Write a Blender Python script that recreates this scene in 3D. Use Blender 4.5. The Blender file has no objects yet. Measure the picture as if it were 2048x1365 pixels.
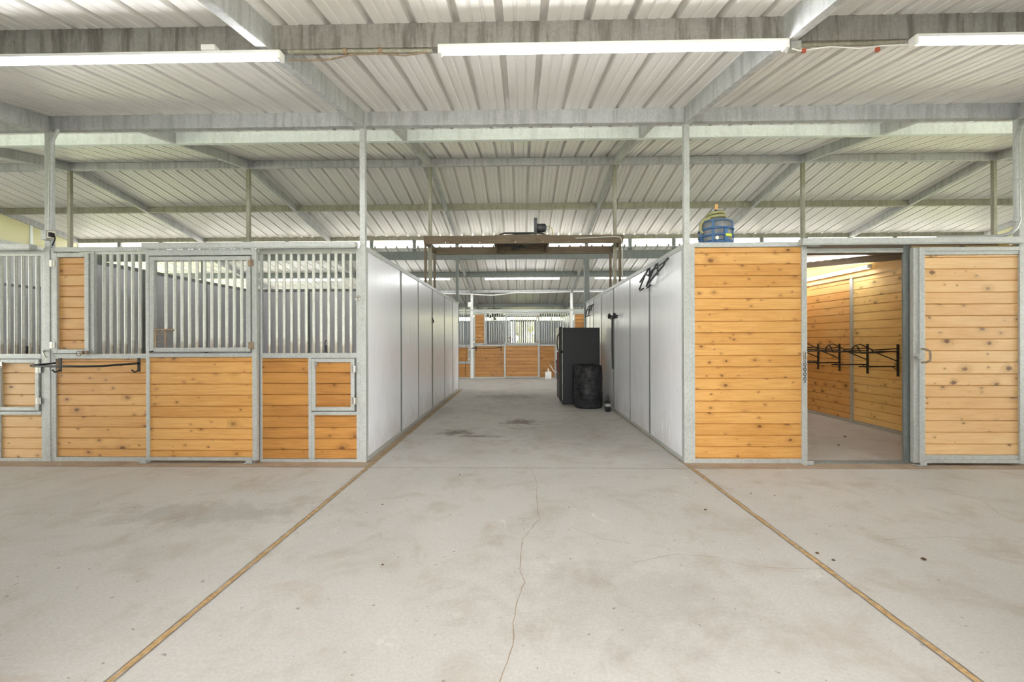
import bpy, math, random
from mathutils import Vector, Matrix
random.seed(7)
SC = bpy.context.scene
COL = SC.collection
PI = math.pi

# ------------------------------------------------------------------ camera
F_PX, YAW, PITCH, ROLL = 862.67, .0201, -.0002, -.0029
cam_d = bpy.data.cameras.new('camera'); cam = bpy.data.objects.new('camera', cam_d); COL.objects.link(cam)
fw = Vector((-math.sin(YAW)*math.cos(PITCH), math.cos(YAW)*math.cos(PITCH), math.sin(PITCH)))
rt = Vector((math.cos(YAW), math.sin(YAW), 0)); up = rt.cross(fw)
r2 = rt*math.cos(ROLL)+up*math.sin(ROLL); u2 = -rt*math.sin(ROLL)+up*math.cos(ROLL)
cam.matrix_world = Matrix(((r2.x, u2.x, -fw.x, -.0352), (r2.y, u2.y, -fw.y, 0), (r2.z, u2.z, -fw.z, 1.3736), (0, 0, 0, 1)))
cam_d.sensor_width = 36; cam_d.lens = F_PX*36/2048; cam_d.clip_start = .05; cam_d.clip_end = 300
SC.camera = cam

# ------------------------------------------------------------------ world, sun, exposure
W = bpy.data.worlds.new('sky'); SC.world = W; W.use_nodes = True
bg = W.node_tree.nodes['Background']
bg.inputs[0].default_value = (1.0, .995, .98, 1); bg.inputs[1].default_value = 7.5
sun_d = bpy.data.lights.new('sun', 'SUN'); sun_d.energy = 9.0; sun_d.angle = math.radians(8); sun_d.color = (1, .96, .88)
sun = bpy.data.objects.new('sun', sun_d); COL.objects.link(sun); sun.rotation_euler = (math.radians(34), math.radians(14), 0); sun.location = (0, -30, 30)
vs = SC.view_settings
vs.view_transform = 'Standard'; vs.look = 'None'; vs.gamma = 1; vs.use_curve_mapping = False; vs.exposure = .95
TUBE = 27.0
SC.cycles.max_bounces = 10; SC.cycles.diffuse_bounces = 6
SC.cycles.sample_clamp_indirect = 8

# ------------------------------------------------------------------ layout
M = 3.658; H = M/2
Y0 = 4.893; Y1 = Y0+M; Y2 = Y0+2*M; Y3 = Y0+3*M; Y4 = Y0+4*M
EX = 12.8

# ------------------------------------------------------------------ materials
def newmat(name):
    m = bpy.data.materials.new(name); m.use_nodes = True
    nt = m.node_tree; return m, nt, nt.nodes['Principled BSDF']
def N(nt, t, **kw):
    n = nt.nodes.new(t)
    for k, v in kw.items(): setattr(n, k, v)
    return n
def setin(nt, sock, v):
    if hasattr(v, 'is_output') or isinstance(v, bpy.types.NodeSocket): nt.links.new(v, sock)
    elif isinstance(v, (tuple, list)) and len(v) == 3 and sock.type == 'RGBA': sock.default_value = (*v, 1)
    else: sock.default_value = v
def math_(nt, op, a, b=0.0, c=None, clamp=False):
    n = N(nt, 'ShaderNodeMath', operation=op); n.use_clamp = clamp
    setin(nt, n.inputs[0], a); setin(nt, n.inputs[1], b)
    if c is not None: setin(nt, n.inputs[2], c)
    return n.outputs[0]
def mix(nt, f, a, b, mode='MIX'):
    n = N(nt, 'ShaderNodeMix', data_type='RGBA', blend_type=mode)
    setin(nt, n.inputs[0], f); setin(nt, n.inputs[6], a); setin(nt, n.inputs[7], b); return n.outputs[2]
def comb(nt, x, y, z):
    n = N(nt, 'ShaderNodeCombineXYZ')
    for i, v in enumerate((x, y, z)): setin(nt, n.inputs[i], v)
    return n.outputs[0]
def noise(nt, vec, scale, detail=4, rough=.55, dist=0, col=False):
    n = N(nt, 'ShaderNodeTexNoise'); setin(nt, n.inputs['Vector'], vec)
    n.inputs['Scale'].default_value = scale; n.inputs['Detail'].default_value = detail
    n.inputs['Roughness'].default_value = rough; n.inputs['Distortion'].default_value = dist
    return n.outputs[1 if col else 0]
def ramp(nt, f, lo, hi, smooth=True):
    n = N(nt, 'ShaderNodeMapRange'); n.interpolation_type = 'SMOOTHSTEP' if smooth else 'LINEAR'
    setin(nt, n.inputs[0], f); n.inputs[1].default_value = lo; n.inputs[2].default_value = hi
    return n.outputs[0]
def position(nt):
    g = N(nt, 'ShaderNodeNewGeometry'); s = N(nt, 'ShaderNodeSeparateXYZ'); nt.links.new(g.outputs['Position'], s.inputs[0])
    return g.outputs['Position'], s.outputs[0], s.outputs[1], s.outputs[2]

def srgb(r, g, b):
    f = lambda c: (c/255/12.92) if c/255 <= .04045 else ((c/255+.055)/1.055)**2.4
    return (f(r), f(g), f(b))

def wood(name, light, dark, knot=(88, 44, 18), rough=.42, knots=.5):
    m, nt, b = newmat(name)
    P, x, y, z = position(nt)
    at = N(nt, 'ShaderNodeAttribute', attribute_name='plank'); pk = at.outputs['Fac']
    al = math_(nt, 'ADD', x, math_(nt, 'MULTIPLY', y, 1.0))
    sh = math_(nt, 'MULTIPLY', pk, 7.31)
    al2 = math_(nt, 'ADD', al, sh)
    wn = N(nt, 'ShaderNodeTexWhiteNoise', noise_dimensions='1D'); nt.links.new(pk, wn.inputs['W'])
    grain = noise(nt, comb(nt, math_(nt, 'MULTIPLY', al2, 1.3), 0.0, math_(nt, 'MULTIPLY', z, 26)), 2.2, 6, .6, .7)
    fine = noise(nt, comb(nt, math_(nt, 'MULTIPLY', al2, 6), 0.0, math_(nt, 'MULTIPLY', z, 160)), 2, 2)
    broad = noise(nt, comb(nt, math_(nt, 'MULTIPLY', al2, 1.1), pk, math_(nt, 'MULTIPLY', z, 3)), 1.6, 3)
    f = math_(nt, 'ADD', math_(nt, 'MULTIPLY', ramp(nt, grain, .33, .68), .42), math_(nt, 'MULTIPLY', wn.outputs[0], .38))
    f = math_(nt, 'ADD', f, math_(nt, 'MULTIPLY', ramp(nt, broad, .35, .7), .25))
    f = math_(nt, 'ADD', f, math_(nt, 'MULTIPLY', math_(nt, 'SUBTRACT', fine, .5), .25), clamp=True)
    c = mix(nt, f, srgb(*light), srgb(*dark))
    # knots: random cells, oval brown spots with a warm halo, in two sizes
    wob = noise(nt, comb(nt, math_(nt, 'MULTIPLY', al2, 11), 0.0, math_(nt, 'MULTIPLY', z, 15)), 3, 3)
    for sa, sz_, pr, r0, r1, o_ in ((4.3, 6.6, knots*.7, .045, .13, 0.0), (8.5, 13.0, knots*.30, .03, .11, 31.7)):
        vo = N(nt, 'ShaderNodeTexVoronoi', voronoi_dimensions='2D')
        vo.inputs['Scale'].default_value = 1; vo.inputs['Randomness'].default_value = 1
        nt.links.new(comb(nt, math_(nt, 'ADD', math_(nt, 'MULTIPLY', al2, sa), o_), math_(nt, 'MULTIPLY', z, sz_), 0.0), vo.inputs['Vector'])
        d = math_(nt, 'ADD', vo.outputs['Distance'], math_(nt, 'MULTIPLY', math_(nt, 'SUBTRACT', wob, .5), .16))
        sc_ = N(nt, 'ShaderNodeSeparateColor'); nt.links.new(vo.outputs['Color'], sc_.inputs[0])
        has = ramp(nt, sc_.outputs[0], 1-pr-.02, 1-pr, False)
        size = math_(nt, 'ADD', r0, math_(nt, 'MULTIPLY', math_(nt, 'POWER', sc_.outputs[1], 2.0), r1))
        q = math_(nt, 'DIVIDE', d, size)
        core = math_(nt, 'MULTIPLY', has, math_(nt, 'SUBTRACT', 1.0, ramp(nt, q, .45, 1.2)))
        halo = math_(nt, 'MULTIPLY', has, math_(nt, 'SUBTRACT', 1.0, ramp(nt, q, .9, 3.6)))
        c = mix(nt, math_(nt, 'MULTIPLY', halo, .40), c, tuple(v*.66 for v in srgb(*dark)))
        c = mix(nt, math_(nt, 'MULTIPLY', core, math_(nt, 'ADD', .45, math_(nt, 'MULTIPLY', sc_.outputs[2], .45))), c, srgb(*knot))
    nt.links.new(c, b.inputs['Base Color']); b.inputs['Roughness'].default_value = rough
    bp = N(nt, 'ShaderNodeBump'); bp.inputs['Strength'].default_value = .15; bp.inputs['Distance'].default_value = .003
    nt.links.new(grain, bp.inputs['Height']); nt.links.new(bp.outputs[0], b.inputs['Normal'])
    return m

def galv(name, base, var=.12, rough=.45, metal=.35, streak=0, rust=.15, dirt=None, tint=None):
    m, nt, b = newmat(name)
    P, x, y, z = position(nt)
    vo = N(nt, 'ShaderNodeTexVoronoi'); vo.inputs['Scale'].default_value = 55; nt.links.new(P, vo.inputs['Vector'])
    sc_ = N(nt, 'ShaderNodeSeparateColor'); nt.links.new(vo.outputs['Color'], sc_.inputs[0])
    n1 = noise(nt, P, 5, 5, .6)
    f = math_(nt, 'ADD', math_(nt, 'MULTIPLY', sc_.outputs[0], .45), math_(nt, 'MULTIPLY', n1, .6))
    B = srgb(*base)
    c = mix(nt, f, tuple(v*(1-var*1.6) for v in B), tuple(min(1, v*(1+var)) for v in B))
    if streak:
        s = noise(nt, comb(nt, math_(nt, 'MULTIPLY', x, 9), math_(nt, 'MULTIPLY', y, 9), math_(nt, 'MULTIPLY', z, .9)), 1.6, 4, .65)
        c = mix(nt, math_(nt, 'MULTIPLY', ramp(nt, s, .42, .68), streak), c, tuple(v*k for v, k in zip(B, (.30, .27, .23))))
    if rust:
        r = noise(nt, comb(nt, math_(nt, 'MULTIPLY', x, 2.2), math_(nt, 'MULTIPLY', y, 2.2), math_(nt, 'MULTIPLY', z, 2.0)), 3.1, 6, .7)
        c = mix(nt, math_(nt, 'MULTIPLY', ramp(nt, r, .62, .74), rust), c, srgb(120, 82, 48))
    if dirt:
        n2 = noise(nt, comb(nt, math_(nt, 'MULTIPLY', x, 8), y, math_(nt, 'MULTIPLY', z, 3)), 4, 3)
        zz = math_(nt, 'ADD', z, math_(nt, 'MULTIPLY', math_(nt, 'SUBTRACT', n2, .5), .35))
        c = mix(nt, math_(nt, 'MULTIPLY', math_(nt, 'SUBTRACT', 1.0, ramp(nt, zz, dirt, dirt+.12)), .55), c, srgb(118, 92, 62))
    nt.links.new(c, b.inputs['Base Color'])
    nt.links.new(math_(nt, 'ADD', rough-.08, math_(nt, 'MULTIPLY', n1, .2)), b.inputs['Roughness'])
    b.inputs['Metallic'].default_value = metal
    return m

def plain(name, col, rough=.5, metal=0, nz=0, scale=8, spec=.5, coat=0):
    m, nt, b = newmat(name)
    C_ = srgb(*col)
    if nz:
        P = position(nt)[0]; n1 = noise(nt, P, scale, 5, .62)
        nt.links.new(mix(nt, ramp(nt, n1, .3, .7), tuple(v*(1-nz) for v in C_), tuple(min(1, v*(1+nz)) for v in C_)), b.inputs['Base Color'])
    else: b.inputs['Base Color'].default_value = (*C_, 1)
    b.inputs['Roughness'].default_value = rough; b.inputs['Metallic'].default_value = metal
    b.inputs['Specular IOR Level'].default_value = spec
    if coat: b.inputs['Coat Weight'].default_value = coat
    return m

def panel_mat(name, col, rough=.28):
    m, nt, b = newmat(name); P, x, y, z = position(nt); C_ = srgb(*col)
    n1 = noise(nt, comb(nt, x, math_(nt, 'MULTIPLY', y, 7), math_(nt, 'MULTIPLY', z, .7)), 2.2, 4)
    c = mix(nt, ramp(nt, n1, .3, .7), tuple(v*.97 for v in C_), C_)
    sp = noise(nt, P, 16, 3, .6); c = mix(nt, math_(nt, 'MULTIPLY', ramp(nt, sp, .70, .76), .5), c, srgb(110, 105, 98))
    zz = math_(nt, 'ADD', z, math_(nt, 'MULTIPLY', noise(nt, P, 3, 4), .8))
    c = mix(nt, math_(nt, 'MULTIPLY', math_(nt, 'SUBTRACT', 1.0, ramp(nt, zz, .35, .85)), .25), c, srgb(150, 132, 112))
    nt.links.new(c, b.inputs['Base Color'])
    nt.links.new(math_(nt, 'ADD', rough-.06, math_(nt, 'MULTIPLY', n1, .14)), b.inputs['Roughness'])
    bp = N(nt, 'ShaderNodeBump'); bp.inputs['Strength'].default_value = .05; bp.inputs['Distance'].default_value = .02
    nt.links.new(noise(nt, P, 5, 2), bp.inputs['Height']); nt.links.new(bp.outputs[0], b.inputs['Normal'])
    return m

def concrete(name, base, stain, speck=.5):
    m, nt, b = newmat(name); P, x, y, z = position(nt); B = srgb(*base)
    n1 = noise(nt, P, .55, 5, .6, .6); n2 = noise(nt, P, 2.3, 6, .68, .4); n3 = noise(nt, P, 60, 3, .7); n4 = noise(nt, P, 190, 2, .6)
    c = mix(nt, ramp(nt, n1, .3, .72), tuple(v*.93 for v in B), tuple(min(1, v*1.07) for v in B))
    c = mix(nt, math_(nt, 'MULTIPLY', ramp(nt, n2, .46, .72), .75), c, srgb(*stain))
    st = noise(nt, comb(nt, math_(nt, 'ADD', x, 40.0), math_(nt, 'MULTIPLY', y, 1.4), 0.0), 1.25, 6, .7, 1.2)
    c = mix(nt, math_(nt, 'MULTIPLY', ramp(nt, st, .60, .74), .4), c, srgb(168, 138, 106))
    pale = noise(nt, comb(nt, math_(nt, 'ADD', x, 11.0), y, 5.0), 3.1, 6, .75, .8)
    c = mix(nt, math_(nt, 'MULTIPLY', ramp(nt, pale, .62, .72), .35), c, srgb(232, 230, 226))
    c = mix(nt, math_(nt, 'MULTIPLY', ramp(nt, n3, .36, .62), .26), c, tuple(v*.62 for v in B))
    c = mix(nt, math_(nt, 'MULTIPLY', ramp(nt, n4, .58, .70), .22), c, srgb(120, 106, 92))
    pit = noise(nt, P, 24, 2, .5); c = mix(nt, math_(nt, 'MULTIPLY', ramp(nt, pit, .70, .75), .55), c, srgb(105, 92, 80))
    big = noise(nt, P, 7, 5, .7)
    for sx, sy, rx, ry, am in ((-1.0, 6.45, .35, .22, .75), (-.62, 6.2, .40, .12, .6), (-.05, 7.3, .34, .30, .7), (-.3, 10.6, 1.0, .7, .35), (.6, 6.6, 1.2, 1.4, .18), (-2.6, 3.4, 1.1, .3, .25), (.5, 2.3, .9, .5, .16)):  # small dark stains, plus wide mild aisle tints that mostly paint in shade
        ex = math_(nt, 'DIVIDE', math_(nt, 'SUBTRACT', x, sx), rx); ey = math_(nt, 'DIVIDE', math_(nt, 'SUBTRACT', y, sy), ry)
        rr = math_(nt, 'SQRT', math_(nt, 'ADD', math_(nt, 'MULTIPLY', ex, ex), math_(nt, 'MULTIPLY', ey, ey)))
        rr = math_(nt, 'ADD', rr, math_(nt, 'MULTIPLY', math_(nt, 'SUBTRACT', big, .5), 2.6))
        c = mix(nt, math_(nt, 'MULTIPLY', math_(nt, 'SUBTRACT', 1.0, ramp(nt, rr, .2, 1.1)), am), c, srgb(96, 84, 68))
    nt.links.new(c, b.inputs['Base Color']); b.inputs['Roughness'].default_value = .72; b.inputs['Specular IOR Level'].default_value = .3
    bp = N(nt, 'ShaderNodeBump'); bp.inputs['Strength'].default_value = .25; bp.inputs['Distance'].default_value = .003
    nt.links.new(n3, bp.inputs['Height']); nt.links.new(bp.outputs[0], b.inputs['Normal'])
    return m

def roof_mat(name, base):
    m, nt, b = newmat(name); P, x, y, z = position(nt); B = srgb(*base)
    n1 = noise(nt, comb(nt, math_(nt, 'MULTIPLY', x, 3), math_(nt, 'MULTIPLY', y, .5), z), 1.2, 4)
    c = mix(nt, ramp(nt, n1, .2, .8), tuple(v*.95 for v in B), B)
    nt.links.new(c, b.inputs['Base Color']); b.inputs['Roughness'].default_value = .42
    return m

def emit(name, strength, col=(1, 1, 1)):
    m, nt, b = newmat(name); b.inputs['Base Color'].default_value = (.9, .9, .9, 1)
    b.inputs['Emission Color'].default_value = (*col, 1); b.inputs['Emission Strength'].default_value = strength
    return m

def translucent(name, col):
    m, nt, b = newmat(name); C_ = srgb(*col)
    t = N(nt, 'ShaderNodeBsdfTranslucent'); t.inputs[0].default_value = (*C_, 1)
    ms = N(nt, 'ShaderNodeMixShader'); ms.inputs[0].default_value = .28
    b.inputs['Base Color'].default_value = (*C_, 1); b.inputs['Roughness'].default_value = .5
    nt.links.new(b.outputs[0], ms.inputs[1]); nt.links.new(t.outputs[0], ms.inputs[2])
    nt.links.new(ms.outputs[0], nt.nodes['Material Output'].inputs[0])
    return m

WD_HONEY = wood('pine_honey', (228, 184, 118), (198, 142, 74), knots=.5)
WD_ORANGE = wood('pine_orange', (222, 174, 104), (188, 132, 62), knots=.6)
WD_AMBER = wood('pine_amber', (198, 144, 74), (154, 102, 46), knots=.42)
WD_PALE = wood('pine_pale', (238, 202, 148), (216, 168, 106), knots=.36)
WD_GOLD = wood('pine_gold', (244, 214, 146), (220, 178, 106), knots=.36)
WD_BROWN = wood('rough_brown_timber', (126, 112, 94), (92, 80, 64), rough=.8, knots=.15)
GV = galv('galvanized', (184, 187, 183), .15, rust=.12)
GV_BAR = galv('galvanized_bar', (198, 200, 191), .12, .4, .3, rust=.10, dirt=1.30)
GV_BEAM = galv('galvanized_beam', (186, 188, 188), .12, .55, .2, streak=.35, rust=.30)
GV_DIRTY = galv('dusty_galvanized_beam', (150, 148, 143), .14, .6, .15, streak=.75, rust=.20)
GV_DAYLIT = galv('green_daylit_galvanized', (226, 234, 231), .10, .5, .2, streak=.15, rust=.12)  # mint steel lifted to the brightness gap daylight gives the beam
GV_OLD = galv('mossy_galvanized_post', (156, 154, 138), .22, .6, .2, streak=.35, rust=.45)
GV_DARK = galv('dull_grey_steel', (128, 134, 132), .12, .55, .25, streak=.2, rust=.1)
PANEL = panel_mat('white_panel', (236, 237, 242), .24)
PANEL_IN = panel_mat('stall_lining', (214, 216, 224), .4)
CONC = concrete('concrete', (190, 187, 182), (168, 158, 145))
CONC_DIRT = concrete('dirty_concrete', (170, 152, 132), (138, 110, 86))
JOINT = plain('weathered_wood_joint', (172, 142, 98), .8, nz=.25, scale=30)
SEAM = plain('dark_seam', (112, 100, 86), .9, nz=.2)
CRACK = plain('crack', (146, 126, 102), .95)
ROOF = roof_mat('roof_sheet', (232, 230, 225))
CORR = galv('corrugated_wall_sheet', (176, 180, 190), .06, .4, .3, rust=.03)
CREAM = translucent('cream_translucent_panel', (198, 195, 168))
WHITEP = plain('white_paint', (236, 236, 234), .4)
TUBE_M = emit('tube_glow', TUBE, (.97, .985, 1))
TUBE_T = emit('tack_tube_glow', 24, (.97, .985, 1))
BLACK = plain('black_steel', (34, 34, 36), .45, .2)
BLACKP = plain('black_plastic_drum', (40, 40, 42), .55, nz=.75, scale=9, spec=.25)
BLACKF = plain('black_fridge', (22, 23, 27), .42, nz=.15, scale=30, spec=.2)
RUBBER = plain('rubber', (22, 22, 22), .7)
CREAMP = plain('cream_plastic', (226, 222, 200), .4)
CHROME = plain('chrome', (210, 208, 200), .25, .9)
RUSTY = plain('rusty_steel', (150, 130, 108), .6, .3, nz=.3, scale=40)
BLUE = plain('blue_plastic', (58, 100, 148), .45)
JUGM = plain('frosted_grey_plastic', (118, 122, 124), .35, nz=.25, scale=12)
KHAKI = plain('khaki_hose', (160, 158, 112), .6, nz=.25, scale=30)
YELLOW = plain('yellow_cord', (206, 196, 92), .5)
LIME = plain('lime_label', (206, 222, 60), .5)
REDM = plain('dark_red_handle', (104, 26, 24), .35)
DKMETAL = plain('dark_fan_metal', (70, 72, 76), .5, .4, nz=.2)
GRASS = plain('grass', (128, 134, 96), .9, nz=.3, scale=3)
DROP = plain('dark_debris', (84, 62, 40), .9)

# ------------------------------------------------------------------ mesh helpers
ORG = {}
class MB:
    def __init__(s): s.v = []; s.f = []; s.a = []; s.sm = []
    def add(s, verts, faces, plank=0.0, smooth=False):
        o = len(s.v); s.v += [tuple(v) for v in verts]
        s.f += [tuple(i+o for i in f) for f in faces]; s.a += [plank]*len(faces); s.sm += [smooth]*len(faces)
        return s
    def box(s, x0, x1, y0, y1, z0, z1, plank=0.0):
        x0, x1 = min(x0, x1), max(x0, x1); y0, y1 = min(y0, y1), max(y0, y1); z0, z1 = min(z0, z1), max(z0, z1)
        v = [(x, y, z) for z in (z0, z1) for y in (y0, y1) for x in (x0, x1)]
        return s.add(v, [(0, 2, 3, 1), (4, 5, 7, 6), (0, 1, 5, 4), (2, 6, 7, 3), (0, 4, 6, 2), (1, 3, 7, 5)], plank)
    def bar(s, p, q, w, h, upv=(0, 0, 1), plank=0.0):
        p = Vector(p); q = Vector(q); d = (q-p).normalized(); u = Vector(upv); sd = d.cross(u)
        if sd.length < 1e-4: sd = d.cross(Vector((1, 0, 0)))
        sd.normalize(); u = sd.cross(d)
        v = [e+sd*a*w/2+u*b*h/2 for e in (p, q) for a, b in ((-1, -1), (1, -1), (1, 1), (-1, 1))]
        return s.add(v, [(0, 1, 2, 3), (4, 7, 6, 5), (0, 4, 5, 1), (1, 5, 6, 2), (2, 6, 7, 3), (3, 7, 4, 0)], plank)
    def tube(s, pts, r, n=8, caps=True):
        pts = [Vector(p) for p in pts]; R = r if isinstance(r, (list, tuple)) else [r]*len(pts)
        vs_ = []; fs = []; prev = None
        for i, p in enumerate(pts):
            d = (pts[min(i+1, len(pts)-1)]-pts[max(i-1, 0)]).normalized()
            if prev is None:
                a = d.cross(Vector((0, 0, 1)))
                if a.length < 1e-3: a = d.cross(Vector((1, 0, 0)))
            else: a = prev-d*prev.dot(d)
            a.normalize(); prev = a; b = d.cross(a)
            vs_ += [p+(a*math.cos(2*PI*k/n)+b*math.sin(2*PI*k/n))*R[i] for k in range(n)]
        for i in range(len(pts)-1):
            for k in range(n): fs.append((i*n+k, i*n+(k+1) % n, (i+1)*n+(k+1) % n, (i+1)*n+k))
        s.add(vs_, fs, smooth=True)
        if caps:
            o = len(vs_)-n; s.add([vs_[k] for k in range(n)], [tuple(range(n))]); s.add(vs_[o:], [tuple(reversed(range(n)))])
        return s
    def lathe(s, c, prof, n=24, axis='Z'):
        cx, cy, cz = c; v = []; f = []
        for r, h in prof:
            for k in range(n):
                a = 2*PI*k/n
                if axis == 'Z': v.append((cx+r*math.cos(a), cy+r*math.sin(a), cz+h))
                elif axis == 'X': v.append((cx+h, cy+r*math.cos(a), cz+r*math.sin(a)))
                else: v.append((cx+r*math.cos(a), cy+h, cz+r*math.sin(a)))
        for i in range(len(prof)-1):
            for k in range(n): f.append((i*n+k, i*n+(k+1) % n, (i+1)*n+(k+1) % n, (i+1)*n+k))
        s.add(v, f, smooth=True)
        s.add(v[:n], [tuple(reversed(range(n)))]); s.add(v[-n:], [tuple(range(n))])
        return s
    def frame(s, x0, x1, z0, z1, y0, y1, w, wt=None, wb=None):
        wt = w if wt is None else wt; wb = w if wb is None else wb
        s.box(x0, x0+w, y0, y1, z0, z1); s.box(x1-w, x1, y0, y1, z0, z1)
        s.box(x0+w, x1-w, y0, y1, z1-wt, z1); s.box(x0+w, x1-w, y0, y1, z0, z0+wb); return s
    def planks(s, a0, a1, z0, z1, off, pitch, mp, g=.013, t=.030):
        """boards with bevelled joints; mp(a, depth, z) -> point"""
        k = math.floor((z0-off)/pitch); seed = random.random()*60
        while off+k*pitch < z1-1e-4:
            lo = max(z0, off+k*pitch); hi = min(z1, off+(k+1)*pitch)
            if hi-lo > .004:
                e = min(.0065, (hi-lo)/3)
                pr = [(lo, g), (lo+e, 0), (hi-e, 0), (hi, g)]
                v = []; 
                for a in (a0, a1): v += [mp(a, d, z) for z, d in pr]
                s.add(v, [(0, 4, 5, 1), (1, 5, 6, 2), (2, 6, 7, 3)], plank=k+seed)
            k += 1
        c = [mp(a, d, z) for a in (a0, a1) for d in (g, t) for z in (z0, z1)]
        s.add(c, [(2, 3, 7, 6), (0, 1, 3, 2), (4, 6, 7, 5), (0, 2, 6, 4), (1, 5, 7, 3)], plank=seed)
        return s
    def build(s, name, mat, parent=None, org=None, bevel=0):
        me = bpy.data.meshes.new(name)
        if parent is not None: org = ORG[parent.name]
        org = Vector(org) if org is not None else Vector((0, 0, 0))
        me.from_pydata([Vector(v)-org for v in s.v], [], s.f); me.update()
        me.polygons.foreach_set('use_smooth', s.sm)
        if any(s.a):
            at = me.attributes.new('plank', 'FLOAT', 'FACE'); at.data.foreach_set('value', s.a)
        me.materials.append(mat)
        o = bpy.data.objects.new(name, me); COL.objects.link(o); ORG[o.name] = org
        if parent is not None: o.parent = parent
        else: o.location = org
        if bevel:
            b = o.modifiers.new('bevel', 'BEVEL'); b.width = bevel; b.segments = 2; b.limit_method = 'ANGLE'
        return o
def tag(o, label, cat, group=None, kind=None):
    o['label'] = label; o['category'] = cat
    if group: o['group'] = group
    if kind: o['kind'] = kind
    return o
def thing(name, loc, label, cat, group=None, kind=None):
    o = bpy.data.objects.new(name, None); COL.objects.link(o); o.location = loc; o.empty_display_size = .1
    ORG[o.name] = Vector(loc); return tag(o, label, cat, group, kind)
def struct(name, mb, mat, label, cat, group=None, org=None, bevel=0):
    return tag(mb.build(name, mat, None, org, bevel), label, cat, group, 'structure')
SHARED = {}
def arc(c, r, a0, a1, n, plane='XZ'):
    out = []
    for i in range(n+1):
        a = a0+(a1-a0)*i/n; u, w = r*math.cos(a), r*math.sin(a)
        out.append({'XZ': (c[0]+u, c[1], c[2]+w), 'YZ': (c[0], c[1]+u, c[2]+w), 'XY': (c[0]+u, c[1]+w, c[2])}[plane])
    return out
ORD = ['first', 'second', 'third', 'fourth', 'fifth', 'sixth', 'seventh', 'eighth', 'ninth', 'tenth', 'eleventh', 'twelfth', 'thirteenth',
       'fourteenth', 'fifteenth', 'sixteenth', 'seventeenth', 'eighteenth', 'nineteenth', 'twentieth', 'twenty-first', 'twenty-second']

# ------------------------------------------------------------------ ground and floor
struct('ground', MB().box(-90, 90, -60, 90, -.4, -.12), GRASS, 'grassy ground outside the open ends of the barn', 'ground')
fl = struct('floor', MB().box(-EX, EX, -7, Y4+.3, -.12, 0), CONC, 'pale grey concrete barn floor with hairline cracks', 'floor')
def ribbon(pts, w, z=.0012, jitter=0):
    mb = MB(); P_ = []
    for (ax, ay), (bx, by) in zip(pts, pts[1:]):
        n = max(2, int(math.hypot(bx-ax, by-ay)/.05))
        for i in range(n):
            t = i/n; P_.append((ax+(bx-ax)*t+random.uniform(-1, 1)*jitter, ay+(by-ay)*t+random.uniform(-1, 1)*jitter))
    P_.append(pts[-1]); v = []
    for i, p in enumerate(P_):
        q0 = P_[max(i-1, 0)]; q1 = P_[min(i+1, len(P_)-1)]; dx, dy = q1[0]-q0[0], q1[1]-q0[1]; L = math.hypot(dx, dy) or 1
        ww = w*random.uniform(.55, 1.3) if jitter else w
        v += [(p[0]-dy/L*ww/2, p[1]+dx/L*ww/2, z), (p[0]+dy/L*ww/2, p[1]-dx/L*ww/2, z)]
    return mb.add(v, [(2*i, 2*i+1, 2*i+3, 2*i+2) for i in range(len(P_)-1)])
for x in (-1.70, 1.795):
    o = ribbon([(x, -6.9), (x, Y2+.05)], .030, .002, .0015).build('wood_joint', JOINT, fl); o['label'] = 'tan wooden strip set in the concrete joint'
    ribbon([(x-.019, -6.9), (x-.019, Y2)], .006, .0024, .002).build('joint_gap', SEAM, fl)
    ribbon([(x+.019, -6.9), (x+.019, Y2)], .006, .0024, .002).build('joint_gap', SEAM, fl)
for y in (4.655, 8.42, 12.1):
    ribbon([(-1.68, y), (1.78, y)], .009, .0016, .001).build('joint_gap', SEAM, fl)
ribbon([(-EX, 4.66), (-1.72, 4.66)], .008, .0017, .002).build('joint_gap', SEAM, fl)
ribbon([(1.82, 4.66), (EX, 4.66)], .008, .0017, .002).build('joint_gap', SEAM, fl)
for (x0, x1, y0, y1) in ((-EX, -1.715, 4.66, Y0+.02), (1.81, EX, 4.66, Y0+.02), (-1.83, -1.715, Y0, Y2), (1.81, 1.83, Y0, Y2)):
    o = MB().add([(x0, y0, .001), (x1, y0, .001), (x1, y1, .001), (x0, y1, .001)], [(0, 1, 2, 3)]).build('dirt_strip', CONC_DIRT, fl); o['label'] = 'reddish dirty strip of concrete along the stall fronts'
CR = [[(.076, 4.64), (.121, 4.121), (.098, 3.732), (.102, 3.315), (-.027, 2.98), (-.043, 2.589), (-.015, 2.455), (-.068, 2.203), (-.078, 1.949), (-.122, 1.734), (-.15, 1.4)],
      [(3.75, 4.2), (3.85, 3.987), (3.88, 3.721), (3.717, 3.457), (3.691, 3.272)], [(.65, 2.675), (.95, 2.785), (1.191, 2.756), (1.348, 2.638), (1.78, 2.616)],
      [(2.464, 3.014), (2.945, 3.059), (3.369, 2.99), (4.2, 3.0)], [(.32, 3.2), (.52, 3.0), (.7, 2.93)], [(-.15, 3.35), (.09, 3.31)]]
for i, c in enumerate(CR): ribbon(c, .004 if i < 1 else .003, .0014, .006).build('crack', CRACK, fl)
for i, (x, y, r) in enumerate(((1.455, 3.518, .012), (1.868, 2.811, .012), (1.907, 2.723, .011), (2.475, 2.743, .016), (-.886, 2.629, .009), (-1.2, 3.6, .008), (-.66, 4.4, .01), (4.55, 6.2, .02), (4.1, 5.7, .014), (2.02, 3.9, .008), (2.2, 3.85, .007))):
    o = MB().lathe((x, y, .0), [(r*.4, 0), (r, r*.25), (r*.7, r*.6), (r*.2, r*.75)], 7).build('debris_crumb', DROP, None, (0, 0, 0))
    tag(o, 'small dark crumb of dried debris lying on the concrete floor', 'debris', 'dark crumbs on the concrete')

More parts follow.
